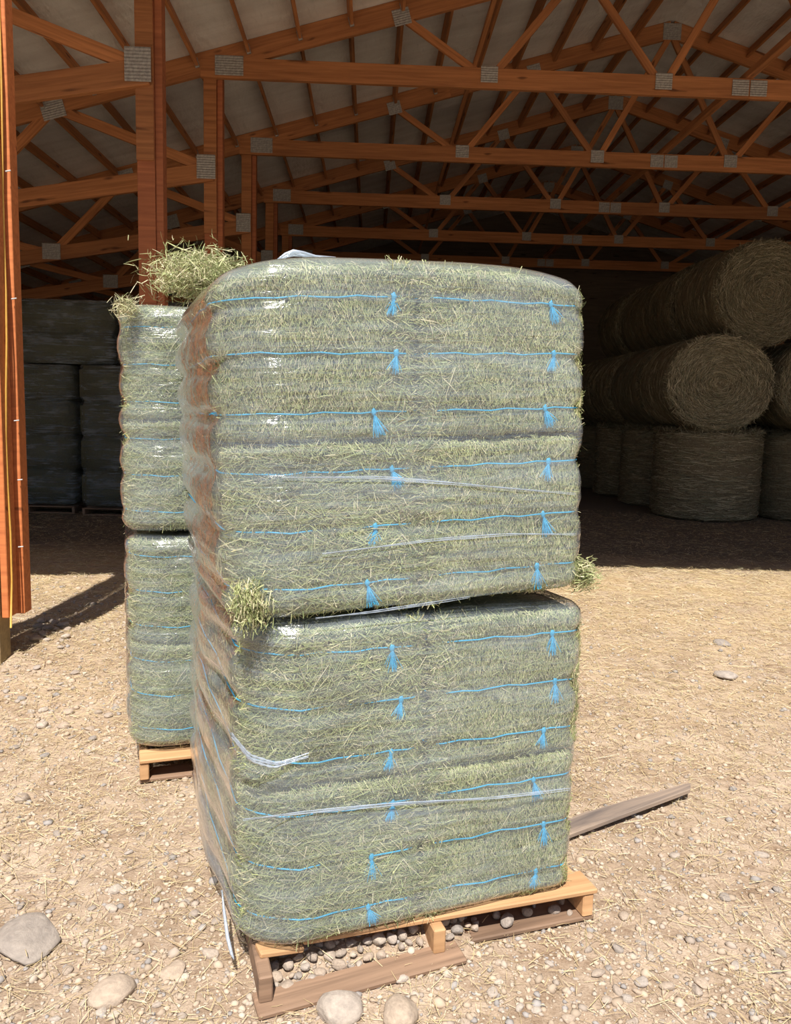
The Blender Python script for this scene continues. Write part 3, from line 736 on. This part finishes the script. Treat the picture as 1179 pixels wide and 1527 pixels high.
# ------------------------------------------------------------------ round bales
RD, RLEN = 1.70, 1.45
def make_round(seed, wraps):
    rg = np.random.default_rng(seed); n = 96; rb = .15
    prof = [(0.0, -RLEN / 2 + .02)]
    for f in np.linspace(.08, .93, 20): prof.append((RD / 2 * f, -RLEN / 2 + .012 * math.sin(f * 60)))
    for a in np.linspace(90, 0, 6): prof.append((RD / 2 - rb + rb * math.cos(R(a)), -RLEN / 2 + rb - rb * math.sin(R(a))))
    for f in np.linspace(0, 1, 12)[1:-1]: prof.append((RD / 2 + .01 * math.sin(f * 20), -RLEN / 2 + rb + (RLEN - 2 * rb) * f))
    for a in np.linspace(0, 90, 6): prof.append((RD / 2 - rb + rb * math.cos(R(a)), RLEN / 2 - rb + rb * math.sin(R(a))))
    prof += [(RD / 2 * .5, RLEN / 2), (0, RLEN / 2)]
    th = np.arange(n) / n * 2 * np.pi
    V = np.concatenate([np.stack([r * np.cos(th), np.full(n, y), r * np.sin(th)], 1) for r, y in prof])
    V = V + .012 * np.stack([wob(V, 3, seed), wob(V, 4, seed + 1), wob(V, 3, seed + 2)], 1)
    k = np.arange(n); k2 = (k + 1) % n
    F = np.concatenate([np.stack([i * n + k, (i + 1) * n + k, (i + 1) * n + k2, i * n + k2], 1) for i in range(len(prof) - 1)])
    body = np_mesh('hay_roll', V, F, M['dryhay'], smooth=True)
    parts = []; pal = np.array([[.26, .215, .13], [.34, .295, .19], [.20, .168, .105], [.20, .20, .12], [.48, .42, .29], [.10, .085, .055]])
    def add(P, D, N, L, W, lift):
        m = len(P); c = pal[rg.choice(6, m)] * rg.uniform(.75, 1.15, (m, 1))
        parts.append(ribbons(P + N * lift[:, None], unit(D), unit(N + rg.normal(0, .3, (m, 3))), L, W, rg.normal(-.02, .05, m), c))
    m = 9000     # coiled end
    rr = RD / 2 * np.sqrt(rg.uniform(.0, .92, m)); t = rg.uniform(0, 2 * np.pi, m); ell = 1
    P = np.stack([rr * np.cos(t), np.full(m, -RLEN / 2), rr * np.sin(t)], 1); N = np.tile([0, -1., 0], (m, 1))
    D = np.stack([-np.sin(t), rg.normal(0, .08, m), np.cos(t)], 1) + rg.normal(0, .32, (m, 3))
    L = np.minimum(rg.uniform(.06, .26, m), rr * .9 + .03)
    C = P; ringv = .010 * np.sin(rr * 75)
    add(C, D, N, L, rg.uniform(.003, .007, m), ringv + rg.uniform(.0, .02, m))
    m = 9000     # side
    t = rg.uniform(0, 2 * np.pi, m); y = rg.uniform(-.5, .5, m) * (RLEN - .1)
    N = np.stack([np.cos(t), 0 * t, np.sin(t)], 1); D = np.stack([-np.sin(t), rg.normal(0, .12, m), np.cos(t)], 1)
    P = N * (RD / 2) + np.array([0, 1, 0]) * y[:, None]
    add(P, D, N, rg.uniform(.08, .3, m), rg.uniform(.003, .007, m), rg.uniform(-.015, .014, m))
    m = 700      # frayed rim
    t = rg.uniform(0, 2 * np.pi, m); N = np.stack([np.cos(t), -np.ones(m), np.sin(t)], 1) * .7
    P = np.stack([(RD / 2 - .03) * np.cos(t), np.full(m, -RLEN / 2 + .03), (RD / 2 - .03) * np.sin(t)], 1)
    add(P, rg.normal(0, 1, (m, 3)), N, rg.uniform(.06, .2, m), rg.uniform(.003, .006, m), rg.uniform(-.01, .03, m))
    v, f, c = merge(parts)
    return body, np_mesh('stalks', v, f, M['round_stalks'], c)
ROUND = [make_round(11, 0), make_round(12, 0)]
def round_bale(m, k, label, group):
    b = empty('round_bale', m, label, 'round bale', group)
    link('hay_roll', ROUND[k][0], b); s = link('stalks', ROUND[k][1], b); s['kind'] = 'stuff'
    return b
def bw(x, y, z): return BM @ Matrix.Translation((x, y, z))
def bxy(p):      # world point to the barn's axes
    q = BM.inverted() @ Vector(p); return q.x, q.y
x0, y0 = bxy((4.98, 13.28, 0)); order = ['front', 'second', 'third', 'rearmost']
STAND = Matrix.Rotation(R(-90), 4, 'X')
for i in range(4):
    round_bale(bw(x0 + .2, y0 + i * 1.74, RLEN / 2) @ STAND @ Matrix.Rotation(R(90 * i), 4, 'Y'), i % 2, 'round hay bale standing upright on the floor, %s of the inner row' % order[i], 'upright round bales on the floor')
for i in range(2):
    round_bale(bw(x0 + 1.95, y0 + .1 + i * 1.74, RLEN / 2) @ STAND @ Matrix.Rotation(R(90 * i + 180), 4, 'Y'), (i + 1) % 2, 'round hay bale standing upright at right picture edge, %s of outer row' % order[i], 'upright round bales on the floor')
SQ = Matrix.Diagonal((1.0, 1, .885, 1))
for i in range(4):
    round_bale(bw(x0 + .02, y0 - .86 + RLEN / 2 + .05 + i * 1.56, RLEN + RD / 2 * .885 - .01) @ Matrix.Rotation(R((-2, 3, -1, 2)[i]), 4, 'Z') @ SQ @ Matrix.Rotation(R(90 * i), 4, 'Y'), i % 2,
               'round hay bale lying in the middle tier, %s of the inner row' % order[i], 'round bales lying in the middle tier')
for i in range(2):
    round_bale(bw(x0 + 1.77, y0 - .80 + RLEN / 2 + .05 + i * 1.56, RLEN + RD / 2 * .885 - .01) @ SQ @ Matrix.Rotation(R(90 * i + 180), 4, 'Y'), (i + 1) % 2,
               'round hay bale lying in middle tier at right picture edge, %s of outer row' % order[i], 'round bales lying in the middle tier')
for i in range(4):
    round_bale(bw(x0 + .66 + (0, -.04, .02, -.05)[i], y0 - .62 + RLEN / 2 + i * 1.56, RLEN + RD * .885 + .66) @ Matrix.Rotation(R((4, -2, 2, -1)[i]), 4, 'Z') @ Matrix.Diagonal((1, 1, .95, 1)) @ Matrix.Rotation(R(90 * i + 90), 4, 'Y'), (i + 1) % 2,
               'round hay bale lying across the very top of the pile, %s of its row' % order[i], 'round bales on top of the pile')

# large square bales at the far end, barely lit
k = 0
for r_ in range(4):
    for c_ in range(5):
        m = bmat(-.6 + c_ * 1.26, ROWS[7] - 1.7, .02 + r_ * 1.22)
        b = empty('square_bale', m, 'large square hay bale at dark far end, row %s from floor, column %s from left' % (['one', 'two', 'three', 'four'][r_], ['one', 'two', 'three', 'four', 'five'][c_]), 'square bale', 'large square bales at the far end')
        if k == 0:
            bm = bmesh.new(); bmesh.ops.create_cube(bm, size=1)
            for v in bm.verts: v.co = Vector((v.co.x * 1.22, v.co.y * 2.2, v.co.z * 1.2))
            bmesh.ops.bevel(bm, geom=bm.edges[:], offset=.07, segments=3, affect='EDGES'); SQM = bm_mesh('hay_block', bm, M['dryhay'], True)
            tt = [tube('twine', [(x * 1.0, y, z) for y, z in ((-1.105, -.5), (-1.105, .5), (-1.0, .605), (1.0, .605), (1.105, .5), (1.105, -.5))], .005, M['dryhay']) for x in (-.4, 0, .4)]
            SQT = [o.data for o in tt]
            for o in tt: bpy.data.objects.remove(o)
        link('hay_block', SQM, b, Matrix.Translation((0, 0, .6)))
        for t_ in SQT: link('twine', t_, b, Matrix.Translation((0, 0, .6)))
        k += 1

# ------------------------------------------------------------------ loose board on the ground
pa, pb = ground(834, 1262), ground(1043, 1190)
v = Vector(pb - pa); L = v.length; ang = math.atan2(v.y, v.x)
bm = bmesh.new(); w0 = .075
prof = [(-L / 2, 0), (L / 2 - .05, .012), (L / 2, .05), (L / 2 - .03, .06), (-.2, .095), (-L / 2, .085)]
lo = [bm.verts.new((x, y, 0)) for x, y in prof]; hi = [bm.verts.new((x, y, .018)) for x, y in prof]
bm.faces.new(lo[::-1]); bm.faces.new(hi)
for i in range(len(prof)): j = (i + 1) % len(prof); bm.faces.new((lo[i], lo[j], hi[j], hi[i]))
bmesh.ops.bevel(bm, geom=bm.edges[:], offset=.002, segments=1, affect='EDGES')
mid = (pa + pb) / 2
brd = link('broken_board', bm_mesh('broken_board', bm, M['greyboard'])); brd.matrix_world = Matrix.Translation((mid[0], mid[1], .022)) @ Matrix.Rotation(ang, 4, 'Z') @ Matrix.Rotation(R(-1), 4, 'Y')
tag(brd, 'grey broken board lying on the gravel right of the front stack', 'board')

# ------------------------------------------------------------------ stones
def stone_mesh(seed, sub=3):
    rg = np.random.default_rng(seed); bm = bmesh.new(); bmesh.ops.create_icosphere(bm, subdivisions=sub, radius=1)
    V = np.array([v.co[:] for v in bm.verts]); V = V * (1 + .16 * wob(V, 1.3, seed) + .05 * wob(V, 3.5, seed + 1))[:, None]
    for _ in range(6):       # a few worn flats
        n = unit(rg.normal(0, 1, 3)); d = V @ n; lim = rg.uniform(.62, .88); V = V - np.clip(d - lim, 0, None)[:, None] * n * .8
    for v, c in zip(bm.verts, V): v.co = c
    return bm_mesh('stone', bm, M['stone'], True)
STONES = [stone_mesh(40 + k) for k in range(10)]
nstone = [0]
def stone(x, y, a, b, c, rot, label, group=None, sink=.35, zadd=0.0):
    z = float(ground_z(x, y)) + c * (1 - 2 * sink) * .5 + zadd
    o = link('stone', STONES[nstone[0] % 10]); nstone[0] += 1
    o.matrix_world = Matrix.Translation((x, y, z)) @ Matrix.Rotation(rot, 4, 'Z') @ Matrix.Rotation(random.uniform(-.15, .15), 4, 'X') @ Matrix.Diagonal((a / 2, b / 2, c / 2, 1))
    return tag(o, label, 'stone', group)
def stone_px(u, v, wpx, hpx, label, group=None, rot=0, flat=.5, **k):
    p = ground(u, v); s = (p[1] * math.cos(PITCH) + (CAMH) * math.sin(PITCH)) / FPX; a = wpx * s; el = math.sin(math.atan2(CAMH, p[1])); b = min(hpx * s / el, a * 1.4)
    return stone(p[0], p[1], a, b, a * flat, rot, label, group, **k)
stone_px(42, 1405, 100, 70, 'large flat grey rock half buried near the lower left corner', rot=.4, flat=.3, sink=.3)
stone_px(168, 1484, 78, 36, 'oblong brown rock near the bottom edge, left', rot=.5, flat=.45)
stone_px(508, 1510, 70, 46, 'large grey rock at the bottom edge below the pallet', rot=.1, flat=.6)
stone_px(594, 1516, 58, 44, 'pale round cobble at the bottom edge below the pallet', rot=.3, flat=.7)
stone_px(258, 1448, 40, 26, 'grey angular rock left of the front pallet', rot=-.4, flat=.4)
stone_px(1080, 1008, 34, 16, 'flat grey stone in the straw right of the stack', rot=-.3, flat=.4)
stone_px(1076, 962, 24, 9, 'small half buried stone beyond the flat grey one', rot=.2, flat=.4)
stone_px(34, 1192, 24, 18, 'small dark grey stone on the left gravel', rot=.2, flat=.6)
stone_px(848, 1131, 12, 10, 'small white stone just right of the front stack', rot=.2, flat=.7)
stone_px(64, 1082, 20, 12, 'bright pale stone on the left gravel', rot=.2, flat=.6)
stone_px(1000, 1174, 17, 12, 'grey stone just beyond the end of the broken board', rot=.2, flat=.6)
stone_px(405, 1488, 22, 20, 'grey stone at the foot of the left stringer', rot=.2, flat=.6)
# pebbles inside the pallet
PF = frame(-.361, 2.025, 18.0)
placed = []
def free(x, y, r):
    for px, py, pr in placed:
        if (px - x) ** 2 + (py - y) ** 2 < (.74 * (pr + r)) ** 2: return False
    placed.append((x, y, r)); return True
cnt = 0; tries = 0
while cnt < 125 and tries < 6000:
    tries += 1
    u = random.random(); lx = random.uniform(.06, 1.02); ly = random.triangular(-.07, .20, -.01)
    if abs(lx - .54) < .04 or lx < .05 or (lx > .70 and ly < .15 and random.random() < .93): continue
    if lx > .62 and ly < .03: continue
    if lx < .62 and ly < -.10 + .087 * lx + .055: continue
    a = random.choice((.024, .03, .036, .042, .05, .056)) * random.uniform(.85, 1.15)
    p = PF @ Vector((lx, ly, 0))
    if not free(p.x, p.y, a / 2): continue
    onb = lx > .66 and ly < .15
    stone(p.x, p.y, a, a * random.uniform(.65, .95), a * random.uniform(.5, .8), random.uniform(0, 3.1), 'rounded pebble lying between the boards of the front pallet', 'pebbles inside the front pallet', sink=.1, zadd=.02 if onb else .004); cnt += 1
def scatter(n, box, sizes, label, group, sink=.3, avoid=True):
    c = t = 0
    while c < n and t < n * 60:
        t += 1; u = random.uniform(box[0], box[2]); v = random.uniform(box[1], box[3]); p = ground(u, v)
        q = PF.inverted() @ Vector((p[0], p[1], 0))
        if avoid and -.06 < q.x < 1.1 and -.05 < q.y < 1.25: continue
        a = random.choice(sizes) * random.uniform(.8, 1.2)
        if not free(p[0], p[1], a / 2): continue
        stone(p[0], p[1], a, a * random.uniform(.55, .95), a * random.uniform(.35, .6), random.uniform(0, 3.1), label, group, sink); c += 1
scatter(55, (560, 1380, 1179, 1527), (.022, .03, .036, .045), 'grey or tan pebble on the gravel in front of the pallet, lower right', 'pebbles lower right')
scatter(45, (0, 1200, 380, 1527), (.022, .03, .038, .05), 'grey or tan pebble on the gravel, lower left', 'pebbles lower left')
scatter(48, (0, 1000, 185, 1130), (.03, .045, .06), 'pale stone on the rubble in front of the corner post', 'stones by the corner post')
scatter(22, (52, 930, 105, 985), (.05, .08, .1), 'whitish broken rock heaped behind the corner post', 'rocks behind the corner post', sink=.2)
scatter(14, (900, 1120, 1179, 1380), (.03, .04, .05), 'pale pebble on the straw littered gravel, right of the stack', 'pebbles at the right')

# gravel and straw nobody could count
def make_gravel(n):
    bm = bmesh.new(); bmesh.ops.create_icosphere(bm, subdivisions=1, radius=1); bm.verts.ensure_lookup_table()
    T = np.array([v.co[:] for v in bm.verts]); TF = np.array([[v.index for v in f.verts] for f in bm.faces]); bm.free()
    # more stones close to the yard, few by the barn mouth
    y = 1.2 + 6.3 * RNG.random(n) ** 1.7; x = RNG.uniform(-1, 1, n) * (.62 * y + .35)
    keep = RNG.random(n) < np.clip(1.15 - (y - 2.2) * .22 + .5 * (x < -.6), .06, 1); x, y = x[keep], y[keep]; n = len(x)
    a = (RNG.gamma(1.6, .0052, n) + .004).clip(.005, .042) * (1 + .12 * np.clip(y - 3, 0, 4)); sc = np.stack([a, a * RNG.uniform(.6, 1, n), a * RNG.uniform(.4, .75, n)], 1) * .5
    th = RNG.uniform(0, 6.28, n); c, s = np.cos(th), np.sin(th)
    V = T[None] * (1 + RNG.normal(0, .17, (n, len(T), 1))) * sc[:, None]
    Vx = V[..., 0] * c[:, None] - V[..., 1] * s[:, None]; Vy = V[..., 0] * s[:, None] + V[..., 1] * c[:, None]
    V = np.stack([Vx + x[:, None], Vy + y[:, None], V[..., 2] + (ground_z(x, y) + sc[:, 2] * .35)[:, None]], -1).reshape(-1, 3)
    F = (TF[None] + (np.arange(n) * len(T))[:, None, None]).reshape(-1, 3)
    pal = np.array([[.45, .35, .265], [.48, .385, .30], [.40, .33, .275], [.50, .42, .345], [.33, .30, .285], [.43, .34, .26], [.47, .37, .285]])
    cols = np.repeat(pal[RNG.integers(0, len(pal), n)] * RNG.uniform(.85, 1.12, (n, 1)), len(T), 0)
    o = link('gravel', np_mesh('gravel', V, F, M['gravel'], cols, smooth=True)); tag(o, 'fine tan and grey gravel strewn over the yard', 'gravel', kind='stuff')
make_gravel(52000)
def make_straw(n):
    # density: thin over the stones, thick golden mat by the barn mouth
    y = 1.2 + 12.5 * RNG.random(n) ** 1.25; x = RNG.uniform(-1, 1, n) * (.62 * y + .5) + .02
    P = np.stack([x, y, 0 * x], 1); clump = wob(P, 1.6, 2) * .5 + wob(P, 4, 1) * .35
    keep = RNG.random(n) < np.clip(.26 + (y - 2.0) * .13 + clump * .45, .04, 1) * np.where(y > 8.6, .35, 1); x, y, P = x[keep], y[keep], P[keep]; n = len(x)
    far = np.clip((y - 3) / 5, 0, 1)
    L = RNG.gamma(2.5, .016, n).clip(.015, .16) * (1 + .5 * far); W = RNG.uniform(.0009, .0021, n) * (1 + .9 * far)
    th = RNG.uniform(0, np.pi, n); tilt = RNG.normal(0, .09, n)
    D = np.stack([np.cos(th) * np.cos(tilt), np.sin(th) * np.cos(tilt), np.sin(tilt)], 1)
    N = unit(np.array([0, 0, 1.]) + RNG.normal(0, .35, (n, 3))); z = ground_z(x, y) + .004 + np.abs(D[:, 2]) * L / 2 + RNG.exponential(.004, n)
    pal = np.array([[.58, .45, .25], [.64, .53, .33], [.50, .38, .21], [.42, .31, .17], [.70, .61, .43], [.52, .47, .25]])
    c = pal[RNG.choice(6, n, p=[.28, .24, .2, .12, .1, .06])] * RNG.uniform(.8, 1.1, (n, 1))
    V, F, cc = ribbons(np.stack([x, y, z], 1), D, N, L, W, RNG.normal(0, .07, n), c)
    o = link('straw_litter', np_mesh('straw_litter', V, F, M['straw'], cc)); tag(o, 'golden straw and hay litter strewn over the yard and barn floor', 'straw', kind='stuff')
make_straw(330000)
# little heap of straw under the corner of the pallet and the green clump left of it

# ------------------------------------------------------------------ loose ends of the wrap and a long stalk
def to_up(u, v, yl): return tuple(to_local(UP, u, v, yl))
P = [to_up(u, v, .12) for u, v in ((412, 381), (425, 374), (437, 368), (452, 372), (470, 375), (500, 379))]
for k in range(3):
    tube('loose_film_end', [(p[0] + .004 * k, p[1] + .02 * k, p[2] - .012 + .004 * ((i + k) % 2)) for i, p in enumerate(P)], [.002, .004, .006, .004, .003, .002], M['film_fold'], wrapU)
tube('film_tail', [(-.022, .26, .045), (-.026, .19, .015), (-.026, .13, -.02), (-.02, .10, -.05), (-.015, .09, -.062)], [.002, .005, .006, .005, .002], M['film_fold'], wrapL)
th = bpy.data.objects['loose_hay.002']
inv = th.matrix_world.inverted() if False else (F2 @ Matrix.Translation(tuple(_tp))).inverted()
stq = [tuple(inv @ Vector(at_depth(u, v, 3.35))) for u, v in ((249, 388), (247, 375), (249, 361), (262, 368), (278, 374), (300, 380), (318, 392))]
tube('long_stalk', stq, .0028, M['hay_stem'], th)
